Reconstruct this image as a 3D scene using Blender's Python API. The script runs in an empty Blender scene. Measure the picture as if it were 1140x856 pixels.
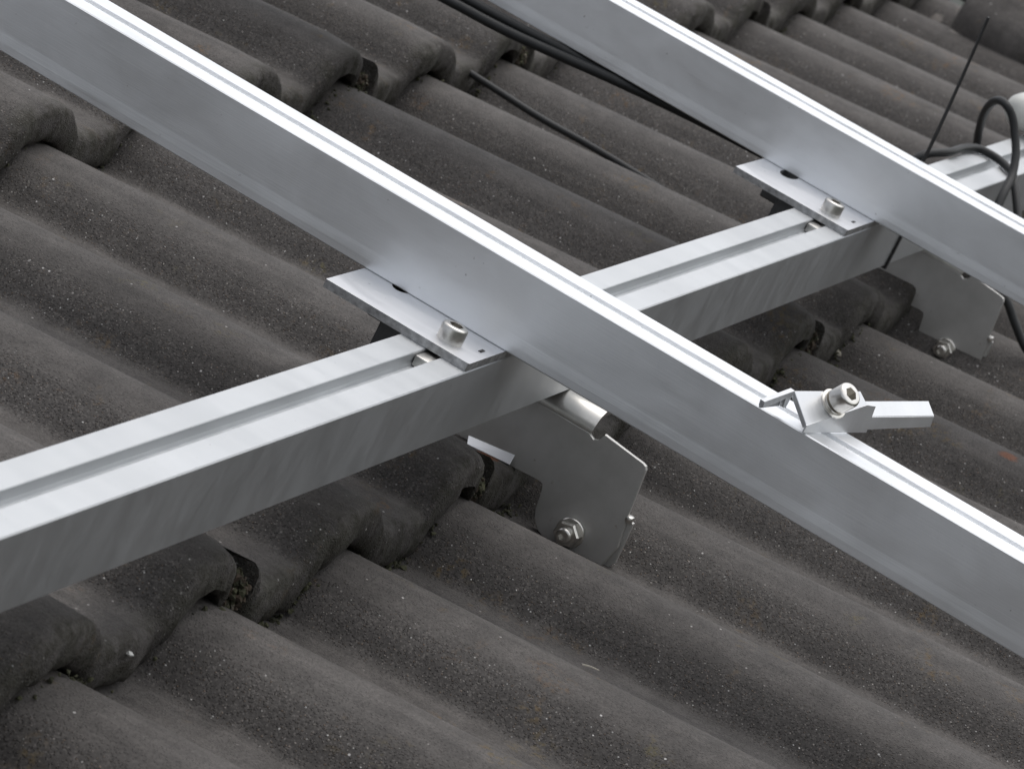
import bpy, bmesh, math, random
from mathutils import Vector, Matrix, Euler, noise

random.seed(7)
scene = bpy.context.scene
COL = scene.collection

# ---------------------------------------------------------------- frame of the roof
# Everything on the roof is written in roof coordinates (metres): x level along the eaves,
# y up the slope, z square to the roof.  ROOF turns that frame into the world (30 degree pitch).
PITCH = math.radians(30)
ROOF = Matrix.Translation((0, 0, 5.0)) @ Matrix.Rotation(PITCH, 4, 'X')

# ---------------------------------------------------------------- camera
cam_d = bpy.data.cameras.new('camera')
cam = bpy.data.objects.new('camera', cam_d)
COL.objects.link(cam)
right = Vector((0.34913, -0.83323, 0.42876)); down = Vector((-0.13108, -0.49648, -0.85809)); fwd = Vector((0.92786, 0.24339, -0.28256))
mc = Matrix.Identity(4)
for i in range(3):
    mc[i][0] = right[i]; mc[i][1] = -down[i]; mc[i][2] = -fwd[i]
mc.translation = Vector((-1.45521, -0.49713, 0.64851))
cam.matrix_world = ROOF @ mc
cam_d.sensor_width = 36.0
cam_d.lens = 4590.39 / 1140 * 36
cam_d.clip_start = 0.05
cam_d.clip_end = 3000
cam_d.dof.use_dof = True
cam_d.dof.focus_distance = 2.05
cam_d.dof.aperture_fstop = 40
scene.camera = cam

# ---------------------------------------------------------------- sky, sun, exposure
SUN_EL, SUN_ROT = math.radians(62), math.radians(135)      # high, nearly square to the slope, a little towards +x
world = bpy.data.worlds.new('World'); scene.world = world
world.use_nodes = True
wn = world.node_tree.nodes; wl = world.node_tree.links
sky = wn.new('ShaderNodeTexSky'); sky.sky_type = 'NISHITA'; sky.sun_disc = False
sky.sun_elevation = SUN_EL; sky.sun_rotation = SUN_ROT
sky.air_density = 1.0; sky.dust_density = 3.0; sky.ozone_density = 1.0
hs = wn.new('ShaderNodeHueSaturation'); hs.inputs['Saturation'].default_value = 0.30
wl.new(sky.outputs[0], hs.inputs['Color'])
wl.new(hs.outputs[0], wn['Background'].inputs['Color'])
wn['Background'].inputs['Strength'].default_value = 0.15
sun_d = bpy.data.lights.new('sun', 'SUN'); sun = bpy.data.objects.new('sun', sun_d); COL.objects.link(sun)
sun_d.energy = 0.6; sun_d.angle = math.radians(130); sun_d.color = (1.0, 0.97, 0.93)
sd = Vector((math.sin(SUN_ROT) * math.cos(SUN_EL), math.cos(SUN_ROT) * math.cos(SUN_EL), math.sin(SUN_EL)))
sun.rotation_euler = (-sd).to_track_quat('-Z', 'Y').to_euler()
sun.location = sd * 30
scene.view_settings.view_transform = 'Standard'
scene.view_settings.look = 'None'
scene.view_settings.exposure = 0.28
scene.view_settings.gamma = 1.0

# ---------------------------------------------------------------- materials
def new_mat(name):
    m = bpy.data.materials.new(name); m.use_nodes = True
    nt = m.node_tree
    return m, nt, nt.nodes, nt.links, nt.nodes['Principled BSDF']

def ramp(N, stops):
    r = N.new('ShaderNodeValToRGB')
    cr = r.color_ramp
    while len(cr.elements) < len(stops): cr.elements.new(0.5)
    for e, (p, c) in zip(cr.elements, stops):
        e.position = p; e.color = c if len(c) == 4 else (*c, 1)
    return r

def grey(v): return (v, v, v, 1)

def tex_noise(N, L, vec, scale, detail=4, rough=0.55):
    n = N.new('ShaderNodeTexNoise'); n.inputs['Scale'].default_value = scale
    n.inputs['Detail'].default_value = detail; n.inputs['Roughness'].default_value = rough
    L.new(vec, n.inputs['Vector']); return n

def mixc(N, L, fac, a, b, mode='MIX'):
    m = N.new('ShaderNodeMix'); m.data_type = 'RGBA'; m.blend_type = mode
    for sock, v in ((m.inputs[0], fac), (m.inputs[6], a), (m.inputs[7], b)):
        if hasattr(v, 'is_output') or isinstance(v, bpy.types.NodeSocket): L.new(v, sock)
        elif isinstance(v, (int, float)): sock.default_value = v
        else: sock.default_value = v if len(v) == 4 else (*v, 1)
    return m.outputs[2]

def math_n(N, L, op, a, b=None):
    m = N.new('ShaderNodeMath'); m.operation = op
    for i, v in enumerate((a, b)):
        if v is None: continue
        if isinstance(v, (int, float)): m.inputs[i].default_value = v
        else: L.new(v, m.inputs[i])
    return m.outputs[0]

def shifted_coords(N, L):
    """object coordinates moved by a random amount for each object, so no two tiles weather alike"""
    tc = N.new('ShaderNodeTexCoord'); oi = N.new('ShaderNodeObjectInfo')
    mul = N.new('ShaderNodeVectorMath'); mul.operation = 'SCALE'; mul.inputs[0].default_value = (37.0, 61.0, 23.0)
    L.new(oi.outputs['Random'], mul.inputs['Scale'])
    add = N.new('ShaderNodeVectorMath'); L.new(tc.outputs['Object'], add.inputs[0]); L.new(mul.outputs[0], add.inputs[1])
    return add.outputs[0], tc.outputs['Object'], oi.outputs['Random']

def concrete_tile_material():
    m, nt, N, L, P = new_mat('weathered_concrete_tile')
    vec, obj, rnd = shifted_coords(N, L)
    big = tex_noise(N, L, vec, 9, 4)
    mid = tex_noise(N, L, vec, 60, 5, 0.65)
    fine = tex_noise(N, L, vec, 700, 3, 0.7)
    # base: grey-brown slurry coat
    base = ramp(N, [(0.3, (0.076, 0.069, 0.064)), (0.7, (0.110, 0.101, 0.094))])
    L.new(big.outputs[0], base.inputs[0])
    mott = ramp(N, [(0.3, grey(0.72)), (0.7, grey(1.18))]); L.new(mid.outputs[0], mott.inputs[0])
    col = mixc(N, L, 1.0, base.outputs[0], mott.outputs[0], 'MULTIPLY')
    finer = ramp(N, [(0.3, grey(0.65)), (0.7, grey(1.3))]); L.new(fine.outputs[0], finer.inputs[0])
    col = mixc(N, L, 0.8, col, finer.outputs[0], 'MULTIPLY')
    # height inside the wave decides where the coat has washed off the steep flanks and the sand grains show
    sep = N.new('ShaderNodeSeparateXYZ'); L.new(obj, sep.inputs[0])
    ph = math_n(N, L, 'PINGPONG', sep.outputs['X'], 0.075)                # 0 on a crest, 0.075 in the pan
    wob = math_n(N, L, 'MULTIPLY_ADD', mid.outputs[0], 0.010)
    N[wob.node.name].inputs[2].default_value = -0.005
    wob2 = math_n(N, L, 'MULTIPLY_ADD', big.outputs[0], 0.008); N[wob2.node.name].inputs[2].default_value = -0.004
    ph2 = math_n(N, L, 'ADD', math_n(N, L, 'ADD', ph, wob), wob2)
    flank = ramp(N, [(0.020 / 0.075, grey(0.0)), (0.031 / 0.075, grey(1)), (0.046 / 0.075, grey(1)), (0.054 / 0.075, grey(0.0))])
    L.new(math_n(N, L, 'DIVIDE', ph2, 0.075), flank.inputs[0])
    flk = flank.outputs[0]
    col = mixc(N, L, math_n(N, L, 'MULTIPLY', flk, 0.50), col, (0.042, 0.038, 0.035))
    # grains of sand
    vor = N.new('ShaderNodeTexVoronoi'); vor.inputs['Scale'].default_value = 640; L.new(vec, vor.inputs['Vector'])
    rad = ramp(N, [(0.20, grey(1)), (0.38, grey(0))]); L.new(vor.outputs['Distance'], rad.inputs[0])
    sepc = N.new('ShaderNodeSeparateColor'); L.new(vor.outputs['Color'], sepc.inputs[0])
    pick = ramp(N, [(0.50, grey(0)), (0.58, grey(1))]); L.new(sepc.outputs[0], pick.inputs[0])
    gcol = ramp(N, [(0.0, (0.03, 0.027, 0.024)), (0.30, (0.07, 0.06, 0.05)), (0.5, (0.13, 0.095, 0.07)), (0.75, (0.15, 0.135, 0.12)), (0.92, (0.23, 0.21, 0.19)), (0.985, (0.55, 0.54, 0.52))])
    L.new(sepc.outputs[1], gcol.inputs[0])
    dens = math_n(N, L, 'MULTIPLY_ADD', flk, 0.88); N[dens.node.name].inputs[2].default_value = 0.05
    gm = math_n(N, L, 'MULTIPLY', math_n(N, L, 'MULTIPLY', rad.outputs[0], pick.outputs[0]), dens)
    col = mixc(N, L, gm, col, gcol.outputs[0])
    vor3 = N.new('ShaderNodeTexVoronoi'); vor3.inputs['Scale'].default_value = 1250; L.new(vec, vor3.inputs['Vector'])
    seps = N.new('ShaderNodeSeparateColor'); L.new(vor3.outputs['Color'], seps.inputs[0])
    sand = ramp(N, [(0.0, grey(0.68)), (0.6, grey(1.0)), (0.85, grey(1.22)), (0.97, grey(1.9))]); L.new(seps.outputs[1], sand.inputs[0])
    col = mixc(N, L, math_n(N, L, 'MAXIMUM', math_n(N, L, 'MULTIPLY', flk, 0.9), 0.15), col, mixc(N, L, 1.0, col, sand.outputs[0], 'MULTIPLY'))
    mpp = N.new('ShaderNodeMapping'); mpp.inputs['Scale'].default_value = (170, 9, 60); L.new(vec, mpp.inputs['Vector'])
    run = tex_noise(N, L, mpp.outputs[0], 1.0, 4, 0.6)
    runr = ramp(N, [(0.3, grey(0.80)), (0.7, grey(1.18))]); L.new(run.outputs[0], runr.inputs[0])
    col = mixc(N, L, 0.8, col, runr.outputs[0], 'MULTIPLY')
    # a few bigger pale specks
    vor2 = N.new('ShaderNodeTexVoronoi'); vor2.inputs['Scale'].default_value = 190; L.new(vec, vor2.inputs['Vector'])
    rad2 = ramp(N, [(0.09, grey(1)), (0.14, grey(0))]); L.new(vor2.outputs['Distance'], rad2.inputs[0])
    sepd = N.new('ShaderNodeSeparateColor'); L.new(vor2.outputs['Color'], sepd.inputs[0])
    pick2 = ramp(N, [(0.86, grey(0)), (0.88, grey(1))]); L.new(sepd.outputs[0], pick2.inputs[0])
    g2 = ramp(N, [(0.0, (0.16, 0.15, 0.14)), (0.6, (0.3, 0.28, 0.26)), (0.9, (0.6, 0.58, 0.56))]); L.new(sepd.outputs[2], g2.inputs[0])
    col = mixc(N, L, math_n(N, L, 'MULTIPLY', math_n(N, L, 'MULTIPLY', rad2.outputs[0], pick2.outputs[0]), 0.9), col, g2.outputs[0])
    # pale crusty lichen, rare
    vor4 = N.new('ShaderNodeTexVoronoi'); vor4.inputs['Scale'].default_value = 17
    wv = N.new('ShaderNodeVectorMath'); wv.operation = 'MULTIPLY_ADD'; wv.inputs[1].default_value = (0.012, 0.012, 0.012)
    wn_ = tex_noise(N, L, vec, 150, 4, 0.7); L.new(wn_.outputs['Color'], wv.inputs[0]); L.new(vec, wv.inputs[2]); L.new(wv.outputs[0], vor4.inputs['Vector'])
    r4 = ramp(N, [(0.07, grey(1)), (0.13, grey(0))]); L.new(vor4.outputs['Distance'], r4.inputs[0])
    s4 = N.new('ShaderNodeSeparateColor'); L.new(vor4.outputs['Color'], s4.inputs[0])
    p4 = ramp(N, [(0.84, grey(0)), (0.86, grey(1))]); L.new(s4.outputs[0], p4.inputs[0])
    c4 = ramp(N, [(0.0, (0.22, 0.20, 0.18)), (0.55, (0.17, 0.15, 0.12)), (0.75, (0.24, 0.15, 0.045)), (0.93, (0.20, 0.075, 0.035))]); c4.color_ramp.interpolation = 'CONSTANT'
    L.new(s4.outputs[2], c4.inputs[0])
    f4 = math_n(N, L, 'MULTIPLY', math_n(N, L, 'MULTIPLY', r4.outputs[0], p4.outputs[0]), math_n(N, L, 'MULTIPLY_ADD', fine.outputs[0], 1.0))
    col = mixc(N, L, math_n(N, L, 'MULTIPLY', f4, 0.8), col, c4.outputs[0])
    # lichen: ochre and orange blooms, only here and there
    li = tex_noise(N, L, vec, 26, 3, 0.6); lif = tex_noise(N, L, vec, 240, 3, 0.7)
    lm = ramp(N, [(0.58, grey(0)), (0.68, grey(1))]); L.new(li.outputs[0], lm.inputs[0])
    lmf = ramp(N, [(0.5, grey(0)), (0.62, grey(1))]); L.new(lif.outputs[0], lmf.inputs[0])
    lcol = ramp(N, [(0.35, (0.11, 0.095, 0.035)), (0.6, (0.16, 0.085, 0.03))]); L.new(big.outputs[0], lcol.inputs[0])
    lfac = math_n(N, L, 'MULTIPLY', math_n(N, L, 'MULTIPLY', lm.outputs[0], lmf.outputs[0]), 0.55)
    col = mixc(N, L, lfac, col, lcol.outputs[0])
    # damp green-black growth on the drip edge of each tile
    edge = ramp(N, [(0.0, grey(1)), (0.016, grey(0))])
    L.new(math_n(N, L, 'ADD', sep.outputs['Y'], math_n(N, L, 'MULTIPLY', wob, 1.0)), edge.inputs[0])
    gn = ramp(N, [(0.42, grey(0)), (0.6, grey(1))]); L.new(mid.outputs[0], gn.inputs[0])
    col = mixc(N, L, math_n(N, L, 'MULTIPLY', math_n(N, L, 'MULTIPLY', edge.outputs[0], gn.outputs[0]), 0.6), col, (0.035, 0.037, 0.020))
    pd = tex_noise(N, L, vec, 120, 5, 0.7)
    pdr = ramp(N, [(0.45, grey(0)), (0.62, grey(1))]); L.new(pd.outputs[0], pdr.inputs[0])
    em0 = ramp(N, [(0.004, grey(1)), (0.011, grey(0))]); L.new(sep.outputs['Y'], em0.inputs[0])
    col = mixc(N, L, math_n(N, L, 'MULTIPLY', math_n(N, L, 'MULTIPLY', pdr.outputs[0], em0.outputs[0]), 0.75), col, (0.030, 0.026, 0.020))
    # tile to tile difference
    tv = N.new('ShaderNodeMapRange'); L.new(rnd, tv.inputs[0]); tv.inputs[3].default_value = 0.92; tv.inputs[4].default_value = 1.08
    cmb = N.new('ShaderNodeCombineColor')
    for i in range(3): L.new(tv.outputs[0], cmb.inputs[i])
    col = mixc(N, L, 1.0, col, cmb.outputs[0], 'MULTIPLY')
    L.new(col, P.inputs['Base Color'])
    P.inputs['Roughness'].default_value = 0.78
    P.inputs['Specular IOR Level'].default_value = 0.35
    # relief
    h = math_n(N, L, 'ADD', math_n(N, L, 'MULTIPLY', fine.outputs[0], 0.35), math_n(N, L, 'MULTIPLY', mid.outputs[0], 0.5))
    hg = math_n(N, L, 'MULTIPLY', rad.outputs[0], math_n(N, L, 'MULTIPLY_ADD', flk, 0.9))
    h = math_n(N, L, 'ADD', h, hg)
    # broken, gritty drip edge
    pit = tex_noise(N, L, vec, 210, 5, 0.75)
    em = ramp(N, [(0.006, grey(1)), (0.014, grey(0))]); L.new(sep.outputs['Y'], em.inputs[0])
    h = math_n(N, L, 'ADD', h, math_n(N, L, 'MULTIPLY', math_n(N, L, 'MULTIPLY', pit.outputs[0], em.outputs[0]), 2.6))
    b = N.new('ShaderNodeBump'); b.inputs['Strength'].default_value = 0.75; b.inputs['Distance'].default_value = 0.0011
    L.new(h, b.inputs['Height']); L.new(b.outputs[0], P.inputs['Normal'])
    return m

def aluminium_material(name, base, rough, streak_axis, smear=0.0, aniso=0.0, tint2=None, dull=0.0):
    """mill finish aluminium: fine extrusion lines along streak_axis, cloudy smears, scratches"""
    m, nt, N, L, P = new_mat(name)
    tc = N.new('ShaderNodeTexCoord')
    mp = N.new('ShaderNodeMapping'); L.new(tc.outputs['Object'], mp.inputs['Vector'])
    s = [60.0, 60.0, 60.0]; s[streak_axis] = 1.2
    s = [v * 25 for v in s]; mp.inputs['Scale'].default_value = s
    lines = tex_noise(N, L, mp.outputs[0], 1.0, 3, 0.6)
    mp2 = N.new('ShaderNodeMapping'); L.new(tc.outputs['Object'], mp2.inputs['Vector'])
    mp2.inputs['Rotation'].default_value = (0.3, 0.9, 0.5); mp2.inputs['Scale'].default_value = (58, 15, 30)
    cloud = tex_noise(N, L, mp2.outputs[0], 1.0, 6, 0.62); cloud.inputs['Distortion'].default_value = 0.7
    cloud2 = tex_noise(N, L, tc.outputs['Object'], 14, 3, 0.5)
    c2 = tint2 or tuple(v * 0.8 for v in base)
    cr = ramp(N, [(0.35, c2), (0.65, base)]); L.new(cloud.outputs[0], cr.inputs[0])
    col = mixc(N, L, smear, base, cr.outputs[0])
    big = ramp(N, [(0.3, grey(0.9)), (0.7, grey(1.05))]); L.new(cloud2.outputs[0], big.inputs[0])
    col = mixc(N, L, 0.7, col, big.outputs[0], 'MULTIPLY')
    # specks of dirt
    sp = tex_noise(N, L, tc.outputs['Object'], 330, 2, 0.5)
    spr = ramp(N, [(0.74, grey(0)), (0.80, grey(1))]); L.new(sp.outputs[0], spr.inputs[0])
    col = mixc(N, L, math_n(N, L, 'MULTIPLY', spr.outputs[0], 0.45), col, (0.12, 0.11, 0.10))
    L.new(col, P.inputs['Base Color'])
    P.inputs['Metallic'].default_value = 1.0 - dull
    rr = N.new('ShaderNodeMapRange'); L.new(cloud.outputs[0], rr.inputs[0])
    rr.inputs[1].default_value = 0.3; rr.inputs[2].default_value = 0.7
    rr.inputs[3].default_value = rough - 0.06; rr.inputs[4].default_value = rough + 0.08
    L.new(rr.outputs[0], P.inputs['Roughness'])
    b = N.new('ShaderNodeBump'); b.inputs['Strength'].default_value = 0.15; b.inputs['Distance'].default_value = 0.0003
    L.new(lines.outputs[0], b.inputs['Height']); L.new(b.outputs[0], P.inputs['Normal'])
    return m

def plain_material(name, col, rough, metallic=0.0, noise_scale=80, amount=0.25, bump=0.0, spec=0.5):
    m, nt, N, L, P = new_mat(name)
    tc = N.new('ShaderNodeTexCoord')
    n = tex_noise(N, L, tc.outputs['Object'], noise_scale, 4, 0.6)
    r = ramp(N, [(0.3, tuple(v * (1 - amount) for v in col)), (0.7, tuple(min(1, v * (1 + amount)) for v in col))])
    L.new(n.outputs[0], r.inputs[0]); L.new(r.outputs[0], P.inputs['Base Color'])
    P.inputs['Roughness'].default_value = rough; P.inputs['Metallic'].default_value = metallic
    P.inputs['Specular IOR Level'].default_value = spec
    if bump:
        b = N.new('ShaderNodeBump'); b.inputs['Strength'].default_value = 0.6; b.inputs['Distance'].default_value = bump
        L.new(n.outputs[0], b.inputs['Height']); L.new(b.outputs[0], P.inputs['Normal'])
    return m

def steel_plate_material():
    """dull rolled stainless sheet with a few rust blooms"""
    m, nt, N, L, P = new_mat('stainless_sheet')
    tc = N.new('ShaderNodeTexCoord')
    n = tex_noise(N, L, tc.outputs['Object'], 45, 4, 0.6)
    base = ramp(N, [(0.3, (0.50, 0.495, 0.475)), (0.7, (0.60, 0.592, 0.575))]); L.new(n.outputs[0], base.inputs[0])
    n2 = tex_noise(N, L, tc.outputs['Object'], 120, 3, 0.6)
    rm = ramp(N, [(0.70, grey(0)), (0.78, grey(1))]); L.new(n2.outputs[0], rm.inputs[0])
    col = mixc(N, L, math_n(N, L, 'MULTIPLY', rm.outputs[0], 0.6), base.outputs[0], (0.16, 0.085, 0.03))
    L.new(col, P.inputs['Base Color']); P.inputs['Metallic'].default_value = 1.0
    P.inputs['Roughness'].default_value = 0.58
    b = N.new('ShaderNodeBump'); b.inputs['Strength'].default_value = 0.1; b.inputs['Distance'].default_value = 0.0004
    L.new(tex_noise(N, L, tc.outputs['Object'], 900, 2, 0.6).outputs[0], b.inputs['Height']); L.new(b.outputs[0], P.inputs['Normal'])
    return m

TILE = concrete_tile_material()
ALU_UP = aluminium_material('mill_aluminium_rail', (0.86, 0.875, 0.89), 0.38, 1, smear=0.4, dull=0.24)
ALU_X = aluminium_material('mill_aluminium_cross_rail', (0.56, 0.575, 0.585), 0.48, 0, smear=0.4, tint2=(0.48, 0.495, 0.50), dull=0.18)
ALU_PLATE = aluminium_material('mill_aluminium_plate', (0.80, 0.81, 0.83), 0.48, 1, smear=0.35)
ALU_CLAMP = aluminium_material('bright_aluminium_clamp', (0.78, 0.79, 0.80), 0.34, 0, smear=0.45, dull=0.40)
BOLT = plain_material('stainless_bolt', (0.66, 0.64, 0.60), 0.28, 1.0, 300, 0.12)
ALU_SAWN_SHADED = plain_material('sawn_aluminium_edge_shaded', (0.42, 0.42, 0.42), 0.6, 1.0, 260, 0.35, 0.0004)  # rough sawn finish, base darkened to paint shade onto the plate's sides
SLIT_SHADE = plain_material('painted_slit_shade', (0.02, 0.02, 0.02), 0.7, 0.0)
STEEL = steel_plate_material()
STEEL_BEND = plain_material('polished_stainless_bend', (0.58, 0.57, 0.54), 0.3, 1.0, 200, 0.08)
RUBBER = plain_material('black_cable_sheath', (0.009, 0.010, 0.010), 0.55, 0.0, 200, 0.2)
NYLON = plain_material('black_nylon', (0.018, 0.018, 0.018), 0.4, 0.0, 200, 0.2)
PLASTIC = plain_material('pale_plastic', (0.62, 0.62, 0.58), 0.3, 0.0, 60, 0.15)
MOSS = plain_material('dry_moss', (0.055, 0.055, 0.030), 0.95, 0.0, 160, 0.7, 0.002)
GRIT = plain_material('pale_grit', (0.20, 0.18, 0.14), 0.95, 0.0, 300, 0.5, 0.001)
BROWN = plain_material('brown_humus', (0.050, 0.036, 0.024), 0.95, 0.0, 300, 0.5, 0.001)
WHITE = plain_material('white_chip', (0.65, 0.65, 0.62), 0.8, 0.0, 300, 0.15)
STRAW = plain_material('bleached_straw', (0.50, 0.46, 0.38), 0.8, 0.0, 300, 0.15)
BOARD = plain_material('roof_underlay', (0.03, 0.028, 0.026), 0.9, 0.0, 12, 0.3)

# ---------------------------------------------------------------- helpers
def link(name, me, mat, parent=None, loc=None):
    o = bpy.data.objects.new(name, me); COL.objects.link(o)
    if mat and not me.materials: me.materials.append(mat)
    if parent: o.parent = parent
    if loc is not None: o.location = loc
    return o

def mesh_from(bm, name, smooth=None):
    bmesh.ops.recalc_face_normals(bm, faces=bm.faces)
    me = bpy.data.meshes.new(name); bm.to_mesh(me); bm.free()
    if smooth is not None:
        for p in me.polygons: p.use_smooth = True
        me.set_sharp_from_angle(angle=math.radians(smooth))
    return me

def tag(o, label, cat, group=None):
    o['label'] = label; o['category'] = cat
    if group: o['group'] = group
    return o

def empty(name, loc, label, cat, group=None):
    o = bpy.data.objects.new(name, None); COL.objects.link(o); o.empty_display_size = 0.02
    o.location = loc
    return tag(o, label, cat, group)

def bm_box(bm, lo, hi, bev=0.0):
    v = [bm.verts.new((x, y, z)) for x in (lo[0], hi[0]) for y in (lo[1], hi[1]) for z in (lo[2], hi[2])]
    fs = [(0, 1, 3, 2), (4, 6, 7, 5), (0, 4, 5, 1), (2, 3, 7, 6), (0, 2, 6, 4), (1, 5, 7, 3)]
    faces = [bm.faces.new([v[i] for i in f]) for f in fs]
    if bev:
        edges = list({e for f in faces for e in f.edges})
        bmesh.ops.bevel(bm, geom=edges, offset=bev, segments=2, affect='EDGES', profile=0.5)

def bm_prism(bm, pts, d, bev=0.0, segs=2):
    """solid from a planar outline pts (3-D points) pushed along vector d"""
    d = Vector(d)
    a = [bm.verts.new(p) for p in pts]; b = [bm.verts.new(Vector(p) + d) for p in pts]
    n = len(pts)
    f0 = bm.faces.new(a); f1 = bm.faces.new(list(reversed(b)))
    sides = [bm.faces.new((a[i], b[i], b[(i + 1) % n], a[(i + 1) % n])) for i in range(n)]
    if bev:
        edges = list(f0.edges) + list(f1.edges)
        bmesh.ops.bevel(bm, geom=edges, offset=bev, segments=segs, affect='EDGES', profile=0.5)

def ring(c, ax, r, n=24, ph=0.0):
    ax = Vector(ax).normalized()
    t = ax.orthogonal().normalized(); s = ax.cross(t)
    return [Vector(c) + r * (math.cos(2 * math.pi * i / n + ph) * t + math.sin(2 * math.pi * i / n + ph) * s) for i in range(n)]

def bm_lathe(bm, c, ax, prof, n=28, hexfirst=False):
    """surface of revolution: prof = [(radius, height)], closed with caps"""
    c = Vector(c); ax = Vector(ax).normalized()
    rows = []
    for r, h in prof:
        rows.append([bm.verts.new(p) for p in ring(c + ax * h, ax, r, n)])
    for a, b in zip(rows, rows[1:]):
        for i in range(n):
            bm.faces.new((a[i], a[(i + 1) % n], b[(i + 1) % n], b[i]))
    bm.faces.new(list(reversed(rows[0]))); bm.faces.new(rows[-1])

def bm_hex(bm, c, ax, r, h, ch=0.0):
    c = Vector(c); ax = Vector(ax).normalized()
    a = [bm.verts.new(p) for p in ring(c, ax, r, 6)]
    b = [bm.verts.new(p) for p in ring(c + ax * (h - ch), ax, r, 6)]
    t = [bm.verts.new(p) for p in ring(c + ax * h, ax, r * 0.88, 6)]
    for p, q in ((a, b), (b, t)):
        for i in range(6): bm.faces.new((p[i], p[(i + 1) % 6], q[(i + 1) % 6], q[i]))
    bm.faces.new(list(reversed(a))); bm.faces.new(t)

def socket_head(bm, c, ax, r, h):
    """cap screw head with a real hexagon socket"""
    c = Vector(c); ax = Vector(ax).normalized(); n = 30
    prof = [(r, 0), (r, h - 0.0012), (r - 0.0004, h - 0.0004), (r - 0.0012, h)]
    rows = [[bm.verts.new(p) for p in ring(c + ax * q, ax, rr, n)] for rr, q in prof]
    hexr = r * 0.56
    hexring = []
    base = ring(c + ax * h, ax, hexr, 6)
    for i in range(6):
        for k in range(5): hexring.append(base[i].lerp(base[(i + 1) % 6], k / 5))
    rows.append([bm.verts.new(p) for p in hexring])
    rows.append([bm.verts.new(p - ax * h * 0.62) for p in hexring])
    for a, b in zip(rows, rows[1:]):
        for i in range(n): bm.faces.new((a[i], a[(i + 1) % n], b[(i + 1) % n], b[i]))
    bm.faces.new(list(reversed(rows[0]))); bm.faces.new(rows[-1])

def catmull(pts, per=10):
    P = [Vector(p) for p in pts]; P = [P[0] * 2 - P[1]] + P + [P[-1] * 2 - P[-2]]
    out = []
    for i in range(1, len(P) - 2):
        for k in range(per):
            t = k / per
            a, b, c_, d = P[i - 1:i + 3]
            out.append(0.5 * ((2 * b) + (c_ - a) * t + (2 * a - 5 * b + 4 * c_ - d) * t * t + (3 * b - a - 3 * c_ + d) * t ** 3))
    out.append(P[-2]); return out

def bm_tube(bm, pts, r, n=12, flat=1.0, r_end=None):
    prev = None; rows = []
    up = Vector((0, 0, 1))
    for i, p in enumerate(pts):
        t = (pts[min(i + 1, len(pts) - 1)] - pts[max(i - 1, 0)]).normalized()
        if prev is None: s = t.orthogonal().normalized()
        else: s = (prev - t * prev.dot(t)).normalized()
        prev = s; q = t.cross(s)
        rr = r if r_end is None else r + (r_end - r) * i / (len(pts) - 1)
        rows.append([bm.verts.new(p + rr * (math.cos(2 * math.pi * k / n) * s + flat * math.sin(2 * math.pi * k / n) * q)) for k in range(n)])
    for a, b in zip(rows, rows[1:]):
        for i in range(n): bm.faces.new((a[i], a[(i + 1) % n], b[(i + 1) % n], b[i]))
    bm.faces.new(list(reversed(rows[0]))); bm.faces.new(rows[-1])

# ---------------------------------------------------------------- the roof and its tiles
PERIOD, GAUGE, WAVE, STEP = 0.15, 0.3486, 0.0240, 0.028
HALF = 0.047

def _roll(a):
    return (max(0.0, 1 - (a / HALF) ** 2.1)) ** 0.80
_tab = []
for _i in range(151):                                    # half a wave, softened by 3.5 mm at the foot of the roll
    _a = _i * 0.0005
    _s = [_roll(abs(_a + _k * 0.0005)) for _k in range(-9, 10)]
    _tab.append(sum(_s) / len(_s))

def prof(x):
    a = abs((x + PERIOD / 2) % PERIOD - PERIOD / 2) / 0.0005
    i = min(149, int(a)); f = _tab[i] + (_tab[i + 1] - _tab[i]) * (a - i)
    return -WAVE + WAVE * f / _tab[0]

def surf(x, y):
    j = math.floor(y / GAUGE)
    return prof(x) + STEP - STEP / GAUGE * (y - j * GAUGE)

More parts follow.
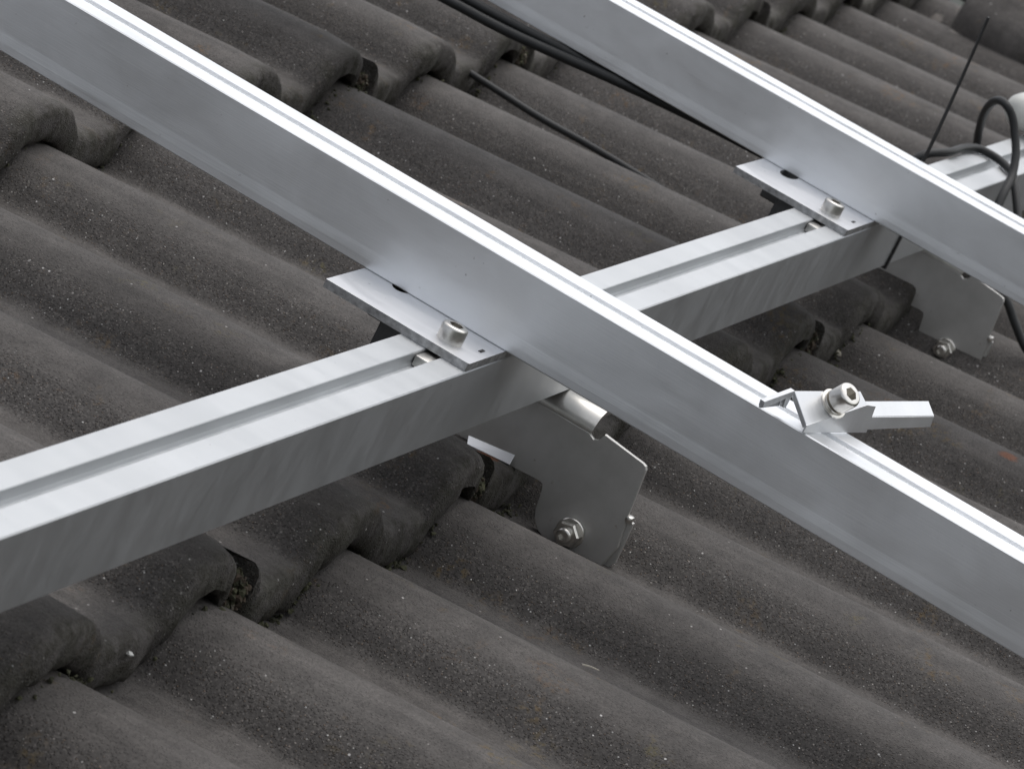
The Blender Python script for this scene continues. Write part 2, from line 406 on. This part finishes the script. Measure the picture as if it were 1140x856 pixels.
def tile_mesh(seed):
    """one double-roll tile: crests at x = 0 and 0.15, front lip at y = 0, head at y = 0.42"""
    rng = random.Random(seed); off = Vector((seed * 3.1, seed * 1.7, 0))
    x0, x1 = -0.1165, 0.1805
    nx = 90
    bm = bmesh.new()
    cols = []
    def wob(x, y, z, f, a): return a * noise.noise(Vector((x, y, z)) * f + off)
    for i in range(nx + 1):
        x = x0 + (x1 - x0) * i / nx
        p = prof(x)
        top = lambda y: p + STEP - STEP / GAUGE * y
        lap = 0.0018 * max(0, min(1, (x - 0.09) / 0.05))            # the covering crest rides a little proud
        d_odd = (x - 0.153) / 0.028; d_even = (x + 0.004) / 0.024
        hole = 0.0006 + (0.009 * max(0, 1 - d_odd * d_odd)) + (0.0015 * max(0, 1 - d_even * d_even))
        hole += abs(wob(x, 0, 0, 130, 0.0030)) + max(0.0, wob(x, 0.3, 0, 60, 0.010) - 0.003)
        fr = wob(x, 0.5, 0, 45, 0.0030) + wob(x, 0.2, 0, 160, 0.0020)  # ragged front
        zb = p + hole                                                # lower edge of the lip
        chip = wob(x, 0.9, 0, 90, 0.0010) - max(0.0, wob(x, 0.7, 0, 120, 0.0060) - 0.0012)
        crestw = max(0, 1 - (((x + 0.075) % 0.15 - 0.075) / 0.04) ** 2)
        wear = 0.0004 + (0.0024 * (0.5 + 0.5 * noise.noise(Vector((x * 9, 4.0, 0)) + off)) + 0.0006) * crestw   # worn crest ends
        loop = [(0.42, top(0.42) - 0.013), (0.12, top(0.12) - 0.015), (0.030, top(0.03) - 0.0165), (0.016, zb + 0.001), (0.006 + fr, zb),
                (0.0015 + fr, zb + 0.002), (0.0 + fr, zb + 0.006), (-0.0008 + fr * 0.8, p + STEP - 0.015 + lap - wear), (0.0 + fr * 0.6, p + STEP - 0.0045 + chip + lap - wear),
                (0.0016 + fr * 0.5, p + STEP - 0.0016 + chip + lap - wear), (0.0045 + fr * 0.3, p + STEP - 0.0005 + 0.4 * chip + lap - 0.8 * wear), (0.014, top(0.014) - 0.0002 + lap - 0.45 * wear),
                (0.034, top(0.034) + lap - 0.1 * wear), (0.12, top(0.12) + lap), (0.22, top(0.22) + lap), (0.32, top(0.32) + lap), (0.42, top(0.42) + lap)]
        # at the drip edge the side joint gapes: both ends are broken back a little
        def xs(y):
            k = max(0.0, 1 - max(y, 0) / 0.022)
            return x - 0.018 * k * max(0, (x - 0.135) / (x1 - 0.135)) + 0.008 * k * max(0, (-0.098 - x) / (-0.098 - x0))
        cols.append([bm.verts.new((xs(y), y, z)) for y, z in loop])
    m = len(cols[0])
    for a, b in zip(cols, cols[1:]):
        for k in range(m): bm.faces.new((a[k], b[k], b[(k + 1) % m], a[(k + 1) % m]))
    bm.faces.new(cols[0]); bm.faces.new(list(reversed(cols[-1])))
    return mesh_from(bm, 'roof_tile', 62)

X_LO, X_HI, ROW_LO, ROW_HI = -5, 9, -4, 4
bm = bmesh.new()
bm_box(bm, (X_LO * 0.3 - 0.11, ROW_LO * GAUGE + 0.01, -0.16), (X_HI * 0.3 - 0.13, ROW_HI * GAUGE + 0.40, -0.062))
roof = link('roof', mesh_from(bm, 'roof'), BOARD)
roof['kind'] = 'structure'
variants = [tile_mesh(s) for s in range(5)]
rng = random.Random(3)
for j in range(ROW_LO, ROW_HI + 1):
    for i in range(X_LO, X_HI + (1 if j >= 1 else 0)):
        t = link('roof_tile', variants[rng.randrange(5)], TILE, roof)
        t.location = (i * 0.3 + rng.uniform(-0.0012, 0.0012), j * GAUGE + rng.uniform(-0.003, 0.003), rng.uniform(-0.0003, 0.0006))
        t.rotation_euler = (rng.uniform(-0.002, 0.002), 0, rng.uniform(-0.003, 0.003))

# rounded verge cap at the far edge of the roof
def verge_cap():
    root = empty('verge_cap', (2.46, 0.20, 0.0), 'dark rounded concrete cap tile at the far roof edge behind the cable tie', 'cap tile')
    bm = bmesh.new()
    rows = []
    stations = [(-0.50, 1.0), (-0.2, 1.0), (0.03, 1.0), (0.052, 0.985), (0.066, 0.94), (0.077, 0.85), (0.084, 0.70), (0.087, 0.45)]
    for y, s in stations:
        r = []
        for k in range(28):
            a = 2 * math.pi * k / 28
            rr = 0.056 * (0.35 + 0.65 * s)
            r.append(bm.verts.new((-math.cos(a) * rr * 1.25, y, 0.014 + math.sin(a) * rr * 0.92)))
        rows.append(r)
    for a, b in zip(rows, rows[1:]):
        for k in range(28): bm.faces.new((a[k], a[(k + 1) % 28], b[(k + 1) % 28], b[k]))
    bm.faces.new(rows[0]); bm.faces.new(list(reversed(rows[-1])))
    link('cap_body', mesh_from(bm, 'cap_body', 50), TILE, root)
    bm = bmesh.new()
    pts = [Vector((-math.cos(math.pi * k / 18) * 0.071, -0.03, 0.014 + math.sin(math.pi * k / 18) * 0.053)) for k in range(19)]
    bm_tube(bm, pts, 0.006, 8)
    link('raised_rim', mesh_from(bm, 'raised_rim', 60), TILE, root)
verge_cap()

# ---------------------------------------------------------------- rails
def extrude_profile(bm, pts2, axis, lo, hi):
    """closed outline extruded along x (pts = y,z) or y (pts = x,z)"""
    def P(p, t): return (t, p[0], p[1]) if axis == 'x' else (p[0], t, p[1])
    n = len(pts2)
    a = [bm.verts.new(P(p, lo)) for p in pts2]; b = [bm.verts.new(P(p, hi)) for p in pts2]
    for i in range(n): bm.faces.new((a[i], a[(i + 1) % n], b[(i + 1) % n], b[i]))
    bm.faces.new(a); bm.faces.new(list(reversed(b)))

CZB, CZT, CYF, CYB = 0.0518, 0.0918, -0.0004, 0.0372
c = 0.0006
s0, s1 = 0.0140, 0.0225            # the slot
bm = bmesh.new()
outl = [(CYF + c, CZB), (CYB - c, CZB), (CYB, CZB + c), (CYB, CZT - c), (CYB - c, CZT),
        (s1 + 0.0004, CZT), (s1, CZT - 0.0004), (s1, CZT - 0.0055), (s1 - 0.0010, CZT - 0.0070), (s0 + 0.0010, CZT - 0.0070), (s0, CZT - 0.0055), (s0, CZT - 0.0004), (s0 - 0.0004, CZT), (CYF + c, CZT), (CYF, CZT - c), (CYF, CZB + c)]
extrude_profile(bm, outl, 'x', -0.45, 2.25)
cross_rail = tag(link('cross_rail', mesh_from(bm, 'cross_rail'), ALU_X), 'long slotted aluminium rail lying level under the other two rails, across the tile rolls', 'rail')

def module_rail(xf, label):
    w, zb, zt = 0.0398, 0.0962, 0.1368
    g0, g1 = xf + 0.0158, xf + 0.0238
    bm = bmesh.new()
    xb = xf + w
    outl = [(xf - 0.0002 + c, zb), (xb - c, zb), (xb, zb + c), (xb, zt - c), (xb - c, zt),
            (g1 + 0.0003, zt), (g1, zt - 0.0003), (g1, zt - 0.0038), (g1 - 0.0006, zt - 0.0046), (g0 + 0.0006, zt - 0.0046), (g0, zt - 0.0038), (g0, zt - 0.0003), (g0 - 0.0003, zt), (xf + c, zt), (xf, zt - c), (xf, zb + 0.0095), (xf - 0.0002, zb + 0.0045), (xf - 0.0002, zb + c)]
    extrude_profile(bm, outl, 'y', -1.0, 1.15)
    return tag(link('module_rail', mesh_from(bm, 'module_rail'), ALU_UP), label, 'rail', 'rails running up the slope')
module_rail(0.4002, 'nearer aluminium rail running up the slope, with the loose clamp on top')
rail_b = module_rail(1.0680, 'farther aluminium rail running up the slope, black cables beneath its upper end')

# ---------------------------------------------------------------- plates that bolt the upper rails to the lower one
def poly_hole_mesh(name, outer, hole, z0, z1, bev=0.0005):
    bm = bmesh.new()
    loops = []
    for z in (z0, z1):
        ov = [bm.verts.new((*p, z)) for p in outer]; hv = [bm.verts.new((*p, z)) for p in hole]
        eo = [bm.edges.new((ov[i], ov[(i + 1) % len(ov)])) for i in range(len(ov))]
        eh = [bm.edges.new((hv[i], hv[(i + 1) % len(hv)])) for i in range(len(hv))]
        bmesh.ops.triangle_fill(bm, use_beauty=True, edges=eo + eh)
        loops.append((ov, hv))
    for k in (0, 1):
        a, b = loops[0][k], loops[1][k]
        for i in range(len(a)): bm.faces.new((a[i], a[(i + 1) % len(a)], b[(i + 1) % len(b)], b[i]))
    return mesh_from(bm, name)

def connector(x, label):
    z = CZT
    root = empty('connector_plate', (x, 0.0, z), label, 'plate', 'plates bolting the rails together')
    T = 0.0043
    slot = [(0.0562 + 0.012 * math.cos(a) , 0.0618 + 0.0058 * math.sin(a)) for a in [2 * math.pi * k / 20 for k in range(20)]]
    e = 0.0006
    outer = [(e, 0), (0.095 - e, 0), (0.095, e), (0.095, 0.0825 - e), (0.095 - e, 0.0825), (e, 0.0825), (0, 0.0825 - e), (0, e)]
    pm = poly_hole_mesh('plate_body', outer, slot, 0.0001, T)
    pm.materials.append(ALU_PLATE); pm.materials.append(ALU_SAWN_SHADED)
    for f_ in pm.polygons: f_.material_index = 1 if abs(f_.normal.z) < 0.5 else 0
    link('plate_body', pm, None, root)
    bm = bmesh.new(); socket_head(bm, (0.0160, 0.0185, T), (0, 0, 1), 0.0067, 0.0086)
    link('bolt_head', mesh_from(bm, 'bolt_head', 40), BOLT, root)
    bm = bmesh.new(); bm_box(bm, (0.0258, 0.0043, T + 0.0001), (0.0315, 0.0060, T + 0.00030))  # flat dark bar painted as the shade inside a stamped slit
    link('stamped_mark_shade', mesh_from(bm, 'stamped_mark_shade'), SLIT_SHADE, root)
    bm = bmesh.new(); bm_box(bm, (-0.013, 0.0146, -0.0068), (0.016, 0.0219, -0.0012), 0.0006)
    link('channel_nut', mesh_from(bm, 'channel_nut', 40), BOLT, root)
    bm = bmesh.new(); bm_box(bm, (0.010, 0.0385, -0.016), (0.060, 0.0520, -0.0002), 0.001); bm_box(bm, (0.050, 0.0522, -0.016), (0.080, 0.0720, -0.0002), 0.001)  # first box is the foot; second is added under the slot to darken it
    link('foot_and_slot_blocker', mesh_from(bm, 'foot_and_slot_blocker'), plain_foot, root)
    return root
plain_foot = plain_material('dull_grey_foot', (0.10, 0.10, 0.10), 0.5, 1.0)
connector(0.3515, 'flat aluminium plate with a bolt where the nearer rail crosses the level rail')
connector(1.0075, 'flat aluminium plate with a bolt where the farther rail crosses the level rail')

# ---------------------------------------------------------------- stainless roof hooks
def roof_hook(dx, label):
    X0 = 0.54
    root = empty('roof_hook', (X0 + dx, -0.03, 0.0), label, 'roof hook', 'roof hooks carrying the level rail')
    def P(y, z, x=0.0): return (x, y + 0.03, z)
    # upright sheet: outline in (y, z)
    out = [(0.0440, 0.0020), (0.0440, 0.0400), (-0.0225, 0.0400), (-0.0232, 0.0385), (-0.0259, 0.0372), (-0.0287, 0.0385), (-0.0301, 0.0410), (-0.0303, 0.0434),
           (-0.0550, 0.0404), (-0.0573, 0.0398), (-0.0583, 0.0380), (-0.0609, 0.0110), (-0.0636, -0.0060), (-0.0600, -0.0205), (-0.0263, -0.0225), (-0.0210, -0.0202),
           (-0.0168, -0.0158), (-0.0150, -0.0110), (-0.0139, 0.0010), (-0.0128, 0.0034), (-0.0105, 0.0040), (-0.0081, 0.0036), (0.0068, 0.0025)]
    bm = bmesh.new()
    bm_prism(bm, [P(y, z) for y, z in out], (0.003, 0, 0), 0.0005)
    link('hook_plate', mesh_from(bm, 'hook_plate'), STEEL, root)
    # rounded fold into the shelf the level rail sits on
    bm = bmesh.new()
    n = 12; R, t = 0.0117, 0.003
    inner = []; outer = []
    for k in range(n + 1):
        a = math.pi - (math.pi / 2) * k / n
        outer.append((R + R * math.cos(a), 0.0400 + R * math.sin(a)))
        inner.append((R + (R - t) * math.cos(a), 0.0400 + (R - t) * math.sin(a)))
    outer.append((0.046, 0.0400 + R)); inner.append((0.046, 0.0400 + R - t))
    pr_ = outer + list(reversed(inner))
    bm_prism(bm, [P(-0.0236, z + 0.0001, x) for x, z in pr_], (0, 0.0670, 0), 0.0003)
    link('folded_shelf', mesh_from(bm, 'folded_shelf', 35), STEEL_BEND, root)
    # flat tongue up the slope; paler metal and tilt paint in its sky reflection
    bm = bmesh.new()
    bm_prism(bm, [P(0.0078, 0.0088, -0.0003), P(0.0350, 0.0050, -0.0003), P(0.0325, 0.0016, -0.0042), P(0.0070, 0.0040, -0.0042)], Vector((0.0010, 0, -0.0012)), 0.0002)
    link('tongue', mesh_from(bm, 'tongue'), ALU_PLATE, root)
    # second sheet behind, bolted to the first
    bm = bmesh.new()
    low = [(-0.0180, -0.0185), (-0.0245, -0.0255), (-0.0605, -0.0240), (-0.0655, -0.0150), (-0.0645, 0.0085), (-0.0560, 0.0100), (-0.0200, 0.0060)]
    bm_prism(bm, [P(y, z, 0.0033) for y, z in low], (0.003, 0, 0), 0.0004)
    link('lower_bracket', mesh_from(bm, 'lower_bracket'), STEEL, root)
    bm = bmesh.new()
    bm_box(bm, P(-0.0640, 0.0085, -0.0012), P(-0.0602, 0.0122, 0.0045), 0.001)
    link('edge_tab', mesh_from(bm, 'edge_tab', 40), BOLT, root)
    # bolt: washer, nut and the end of the screw, pointing at the camera side (-x)
    by, bz = -0.0375, -0.0120
    bm = bmesh.new(); bm_lathe(bm, P(by, bz, -0.0002), (-1, 0, 0), [(0.0080, 0), (0.0080, 0.0013), (0.0076, 0.0017)])
    w = link('washer', mesh_from(bm, 'washer', 35), BOLT, root)
    bm = bmesh.new(); bm_hex(bm, P(by, bz, -0.0020), (-1, 0, 0), 0.0073, 0.0062, 0.0014)
    link('nut', mesh_from(bm, 'nut'), BOLT, root)
    bm = bmesh.new(); socket_head(bm, P(by, bz, -0.0083), (-1, 0, 0), 0.0043, 0.0040)
    link('screw_end', mesh_from(bm, 'screw_end', 40), BOLT, root)
    return root
roof_hook(0.0, 'bent stainless roof hook with bolt and nut below the nearer crossing of the rails')
roof_hook(0.775, 'bent stainless roof hook with bolt and nut below the farther crossing of the rails')

# ---------------------------------------------------------------- loose module clamp on the nearer rail
def clamp():
    B = Vector((0.3990, -0.1492, 0.1372))
    u = Vector((0.96178, -0.27384, 0)); b = Vector((0.27384, 0.96178, 0)); z = Vector((0, 0, 1))
    root = empty('module_clamp', B, 'loose bright aluminium clamp with a cap screw tilted across the nearer rail', 'clamp')
    Q = lambda uu, bb, zz: (u * uu + b * bb + z * zz) / 1000.0
    nrm = (Vector(Q(-170, -498, 681))).normalized()
    bm = bmesh.new()
    quad = [Q(-1, 0.2, 4.0), Q(46.5, 0.2, 15.7), Q(44.6, 6.0, 19.9), Q(-1, 14.5, 14.6)]
    bm_prism(bm, quad, -nrm * 0.0030, 0.0003)
    link('clamp_base', mesh_from(bm, 'clamp_base'), ALU_CLAMP, root)
    bm = bmesh.new()
    bm_prism(bm, [Q(-1.2, 0, 0.2), Q(59.4, 0, 0.2), Q(55.0, 0, 15.0), Q(46.0, 0, 15.7), Q(-1.2, 0, 4.1)], b * 0.0009, 0.0001)
    link('front_web', mesh_from(bm, 'front_web'), ALU_CLAMP, root)
    bm = bmesh.new()
    bm_prism(bm, [Q(59.7, 0.2, 2.6), Q(121.0, 0.2, 3.9), Q(119.5, 0.2, 9.7), Q(55.5, 0.2, 9.0)], Q(0, 0.1, 0), 0)
    bm.free()
    bm = bmesh.new()
    f = [Q(58.9, 0.2, 1.6), Q(121.5, 0.2, 3.2), Q(119.3, 0.2, 9.8), Q(55.0, 0.2, 9.0)]
    k = [Q(60.0, 7.0, 6.5), Q(121.5, 7.0, 8.0), Q(119.3, 7.0, 14.6), Q(55.2, 7.0, 14.0)]
    fv = [bm.verts.new(p) for p in f]; kv = [bm.verts.new(p) for p in k]
    bm.faces.new(fv); bm.faces.new(list(reversed(kv)))
    for i in range(4): bm.faces.new((fv[i], kv[i], kv[(i + 1) % 4], fv[(i + 1) % 4]))
    bmesh.ops.bevel(bm, geom=bm.edges[:], offset=0.0003, segments=2, affect='EDGES')
    link('long_wing', mesh_from(bm, 'long_wing'), ALU_CLAMP, root)
    # short wing at the other end, reaching down to the rail
    bm = bmesh.new()
    bm_prism(bm, [Q(-1.2, 14.2, 14.8), Q(-26.0, 13.0, 9.2), Q(-25.0, 13.0, 6.0), Q(-20.5, 13.0, 6.8), Q(-6.0, 14.0, 10.8), Q(-4.5, 14.0, 5.6), Q(-1.2, 14.2, 5.0)], Q(0.6, 3.0, -0.2), 0.0002)
    link('short_wing', mesh_from(bm, 'short_wing'), ALU_CLAMP, root)
    bm = bmesh.new()
    bm_prism(bm, [Q(-6.0, 16.0, 10.2), Q(-22.0, 15.6, 6.0), Q(-22.0, 15.6, 4.2), Q(-5.0, 16.0, 5.2)], Q(0.6, 1.5, -0.2), 0.0002)
    link('wing_back', mesh_from(bm, 'wing_back'), ALU_X, root)
    cc = Vector(Q(22.1, 4.8, 13.2))
    ax = nrm
    bm = bmesh.new(); bm_lathe(bm, cc, ax, [(0.0076, 0.0001), (0.0076, 0.0010), (0.0064, 0.0013), (0.0064, 0.0026)])
    link('washer', mesh_from(bm, 'washer', 35), BOLT, root)
    bm = bmesh.new(); socket_head(bm, cc + ax * 0.0040, ax, 0.0063, 0.0088)
    link('bolt_head', mesh_from(bm, 'bolt_head', 40), BOLT, root)
    bm = bmesh.new(); bm_lathe(bm, cc - ax * 0.0150, ax, [(0.0038, 0), (0.0038, 0.0190)], 16)
    link('bolt_shank', mesh_from(bm, 'bolt_shank', 35), BOLT, root)
clamp()

# ---------------------------------------------------------------- cables
def cable(name, pts, r, label, cat='cable', mat=None, group=None):
    bm = bmesh.new(); P = catmull(pts, 10); base = P[0].copy()
    bm_tube(bm, [p - base for p in P], r, 12)
    o = link(name, mesh_from(bm, name, 60), mat or RUBBER); o.location = base
    return tag(o, label, cat, group)
cable('black_cable', [(1.045, 0.62, 0.084), (1.045, 0.46, 0.086), (1.045, 0.36, 0.0875), (1.046, 0.31, 0.0885), (1.050, 0.27, 0.0888), (1.058, 0.232, 0.0905), (1.070, 0.190, 0.0922), (1.086, 0.14, 0.0926), (1.095, 0.09, 0.0926)], 0.0034,
      'thick black cable strung just below the farther rail, the lower of two')
cable('black_cable', [(1.052, 0.62, 0.0915), (1.053, 0.46, 0.0922), (1.054, 0.36, 0.0928), (1.055, 0.31, 0.0930), (1.060, 0.27, 0.0928), (1.069, 0.232, 0.0927), (1.080, 0.190, 0.0927), (1.094, 0.14, 0.0927), (1.103, 0.09, 0.0927)], 0.0034,
      'thick black cable tight under the farther rail, the upper of two')
cable('black_cable', [(1.262, 0.41, -0.006), (1.270, 0.385, -0.003), (1.277, 0.366, -0.001), (1.280, 0.337, -0.0026), (1.281, 0.290, -0.0050), (1.281, 0.245, -0.0045), (1.280, 0.205, -0.0050), (1.279, 0.15, -0.0065), (1.278, 0.09, -0.004)], 0.0026,
      'single thin black cable lying in a tile hollow between the two sloping rails')
cable('black_cable', [(1.570, 0.051, 0.050), (1.543, 0.050, 0.077), (1.5055, 0.048, 0.0989), (1.471, 0.044, 0.1182), (1.4456, 0.038, 0.1316), (1.4222, 0.030, 0.1400), (1.4118, 0.022, 0.1415), (1.4114, 0.014, 0.1365), (1.4100, 0.006, 0.1261), (1.4050, -0.002, 0.1152), (1.3944, -0.0085, 0.1028), (1.3778, -0.012, 0.0925), (1.3675, -0.015, 0.082), (1.352, -0.024, 0.062), (1.335, -0.045, 0.042), (1.330, -0.0577, 0.0364), (1.330, -0.0701, 0.0254), (1.330, -0.0879, 0.0124), (1.33, -0.11, 0.008)], 0.0031,
      'stiff black cable standing up in a tall loop over the level rail, far right', group=None)
cable('black_cable', [(1.36, 0.062, 0.070), (1.372, 0.050, 0.089), (1.393, 0.0390, 0.0953), (1.429, 0.0385, 0.0953), (1.458, 0.0340, 0.0953), (1.462, 0.0195, 0.0953), (1.446, 0.003, 0.0953), (1.437, -0.0050, 0.091), (1.424, -0.0160, 0.081), (1.410, -0.030, 0.066), (1.40, -0.045, 0.05)], 0.0031,
      'black cable draped low across the top of the level rail, passing under the loop')

# cable tie round the level rail with its long tail standing up
tie = empty('cable_tie', (1.168, 0.018, 0.072), 'black cable tie strapped round the level rail, its thin tail sticking straight up', 'cable tie')
bm = bmesh.new()
hw = 0.0019
y0, y1, z0, z1 = CYF - 0.0003, CYB + 0.0003, CZB - 0.0003, CZT + 0.0003
o_ = Vector((1.168, 0.018, 0.072))
for (lo, hi) in (((-hw, y0 - 0.0014, z0 - 0.0014), (hw, y0, z1 + 0.0014)), ((-hw, y1, z0 - 0.0014), (hw, y1 + 0.0014, z1 + 0.0014)),
                 ((-hw, y0, z0 - 0.0014), (hw, y1, z0)), ((-hw, y0, z1), (hw, y1, z1 + 0.0014))):
    bm_box(bm, Vector((lo[0], lo[1] - o_.y, lo[2] - o_.z)), Vector((hi[0], hi[1] - o_.y, hi[2] - o_.z)))
link('strap', mesh_from(bm, 'strap'), NYLON, tie)
bm = bmesh.new()
bm_box(bm, Vector((-0.0035, -0.0100, 0.0212)), Vector((0.0035, -0.003, 0.0265)), 0.0008)
link('locking_head', mesh_from(bm, 'locking_head'), NYLON, tie)
bm = bmesh.new()
P = catmull([Vector(p) - o_ for p in [(1.168, 0.0095, 0.094), (1.168, 0.0092, 0.127), (1.168, 0.0110, 0.170), (1.1685, 0.0150, 0.229)]], 8)
bm_tube(bm, P, 0.0016, 8, 0.8, 0.0012)
link('tail', mesh_from(bm, 'tail', 60), NYLON, tie)

# pale plastic piece behind the loop
bm = bmesh.new()
bm_lathe(bm, (0, 0, 0), (0.93, -0.36, 0.02), [(0.004, 0), (0.009, 0.002), (0.013, 0.009), (0.0160, 0.022), (0.0172, 0.045), (0.0172, 0.16)], 28)
o = link('plastic_cap', mesh_from(bm, 'plastic_cap', 50), PLASTIC); o.location = (1.590, 0.048, 0.1093)
tag(o, 'pale whitish plastic tube end lying on the level rail behind the cable loop', 'plastic tube')

# ---------------------------------------------------------------- moss and grit wedged in the joints
def clump(loc, size, n, label, seed, squash=(1, 0.6, 0.8)):
    root = empty('moss_clump', loc, label, 'moss', 'moss clumps in the tile joints')
    r = random.Random(seed)
    for part, mat, cnt, sc in (('moss', MOSS, n * 4, 1.0), ('humus', BROWN, n * 4, 1.0), ('grit', GRIT, n * 3, 0.6)):
        bm = bmesh.new()
        for k in range(cnt):
            while True:
                q = Vector((r.uniform(-1, 1), r.uniform(-1, 1), r.uniform(-1, 1)))
                if q.length < 1: break
            p = Vector((q.x * squash[0], q.y * squash[1], q.z * squash[2])) * size * 0.72
            rad = size * sc * r.uniform(0.05, 0.15)
            ret = bmesh.ops.create_icosphere(bm, subdivisions=1, radius=rad, matrix=Matrix.Translation(p) @ Euler((r.random() * 6, r.random() * 6, r.random() * 6)).to_matrix().to_4x4() @ Matrix.Diagonal((1, r.uniform(0.5, 1), r.uniform(0.4, 0.9), 1)))
            for v in ret['verts']:
                v.co += Vector((r.uniform(-1, 1), r.uniform(-1, 1), r.uniform(-1, 1))) * rad * 0.35
        link(part, mesh_from(bm, part, 30), mat, root)
    return root
clump((0.1765, 0.0050, 0.0020), 0.018, 34, 'dark mossy clump in the hole under the second tile roll from the lower left', 1)
clump((0.4740, 0.0060, 0.0030), 0.017, 24, 'crumbly pale clump on the tile roll end just left of the nearer roof hook', 2)
clump((1.0760, 0.0050, 0.0020), 0.017, 30, 'mossy clump in a dark tile hole above the loose clamp', 3)
clump((1.0740, GAUGE + 0.005, 0.0030), 0.014, 22, 'mossy clump in the tile hole beside the upper edge of the nearer rail', 4)
clump((1.3730, GAUGE + 0.003, 0.0040), 0.014, 22, 'ochre mossy clump on the tile end just below the two thick cables', 5)

# fine growth along the drip edges: nobody could count it
r = random.Random(11)
bm = bmesh.new()
for j in (-1, 0, 1, 2):
    for k in range(2600):
        x = r.uniform(-0.3, 2.4)
        ph = abs((x + 0.075) % 0.15 - 0.075)
        if noise.noise(Vector((x * 14, j * 3.3, 0))) < 0.02 + (0.25 if ph < 0.03 else 0) and r.random() < 0.93: continue
        y = j * GAUGE + r.gauss(-0.0005, 0.0022)
        z = prof(x) + r.uniform(0.0, 0.0055) * r.random()
        rad = r.uniform(0.0005, 0.0019)
        ret = bmesh.ops.create_icosphere(bm, subdivisions=1, radius=rad, matrix=Matrix.Translation((x, y, z)) @ Matrix.Diagonal((1, r.uniform(0.6, 1.1), r.uniform(0.5, 1.2), 1)))
        for v in ret['verts']: v.co += Vector((r.uniform(-1, 1), r.uniform(-1, 1), r.uniform(-1, 1))) * rad * 0.35
o = link('joint_moss', mesh_from(bm, 'joint_moss', 30), MOSS); o['kind'] = 'stuff'; o['label'] = 'thin moss and dirt growing along the drip edges of the tiles'; o['category'] = 'moss'

# ---------------------------------------------------------------- litter lying on the tiles
def chip(loc, size, label, mat, seed, name='paint_chip', cat='chip', flat=0.35, n=Vector((0, 0, 1))):
    r = random.Random(seed)
    bm = bmesh.new()
    bmesh.ops.create_icosphere(bm, subdivisions=1, radius=size, matrix=Euler((0, 0, r.random() * 6)).to_matrix().to_4x4() @ Matrix.Diagonal((1, r.uniform(0.55, 0.8), flat, 1)))
    for v in bm.verts: v.co += Vector((r.uniform(-1, 1), r.uniform(-1, 1), r.uniform(-0.4, 0.4))) * size * 0.3
    o = link(name, mesh_from(bm, name, 25), mat); o.location = loc
    return tag(o, label, cat)
def straw(loc, d, ln, label):
    bm = bmesh.new(); d = Vector(d).normalized()
    P = catmull([-d * ln / 2, Vector((0, 0, 0.0004)), d * ln / 2], 4)
    bm_tube(bm, P, 0.0005, 6, 0.7, 0.0003)
    o = link('straw', mesh_from(bm, 'straw', 60), STRAW); o.location = loc
    return tag(o, label, 'straw')
chip((0.0724, -0.0006, -0.0028), 0.0024, 'small white chip on the tile front edge at the lower left', WHITE, 1)
chip((0.5294, 0.2756, -0.0162), 0.0020, 'small white chip in the tile hollow at the far left', WHITE, 2)
chip((0.7072, 0.3227, -0.0198), 0.0026, 'dark pellet in the tile hollow under the upper end of the nearer rail', BROWN, 3, 'pellet', 'pellet', 0.7)
chip((1.1623, -0.0010, -0.0140), 0.0032, 'pale crumb at the tile edge above the loose clamp', STRAW, 4, 'crumb', 'crumb', 0.7)
straw((0.3818, -0.1132, -0.0128), (0.3, -0.9, 0.1), 0.0085, 'short bleached straw in the tile hollow near the bottom centre')
straw((0.5297, 0.1920, -0.0094), (0.4, -0.7, 0.05), 0.0085, 'short bleached straw in the tile hollow above the level rail, left')

# ---------------------------------------------------------------- ground far below
def ground_material():
    m, nt, N, L, P = new_mat('garden_ground')
    tc = N.new('ShaderNodeTexCoord')
    n = tex_noise(N, L, tc.outputs['Object'], 0.35, 6, 0.6); n2 = tex_noise(N, L, tc.outputs['Object'], 6, 5, 0.6)
    r1 = ramp(N, [(0.4, (0.045, 0.055, 0.035)), (0.6, (0.06, 0.062, 0.066))]); L.new(n.outputs[0], r1.inputs[0])
    r2 = ramp(N, [(0.3, grey(0.7)), (0.7, grey(1.2))]); L.new(n2.outputs[0], r2.inputs[0])
    L.new(mixc(N, L, 1.0, r1.outputs[0], r2.outputs[0], 'MULTIPLY'), P.inputs['Base Color'])
    P.inputs['Roughness'].default_value = 0.95
    return m
bm = bmesh.new()
bmesh.ops.create_grid(bm, x_segments=8, y_segments=8, size=1500)
g_ = link('ground', mesh_from(bm, 'ground'), ground_material()); g_['kind'] = 'structure'

# ---------------------------------------------------------------- turn everything on the roof to the roof's pitch
for o in list(scene.objects):
    if o.parent is None and o.name not in ('camera', 'sun', 'ground'):
        o.matrix_world = ROOF @ Matrix.LocRotScale(o.location, o.rotation_euler, o.scale)
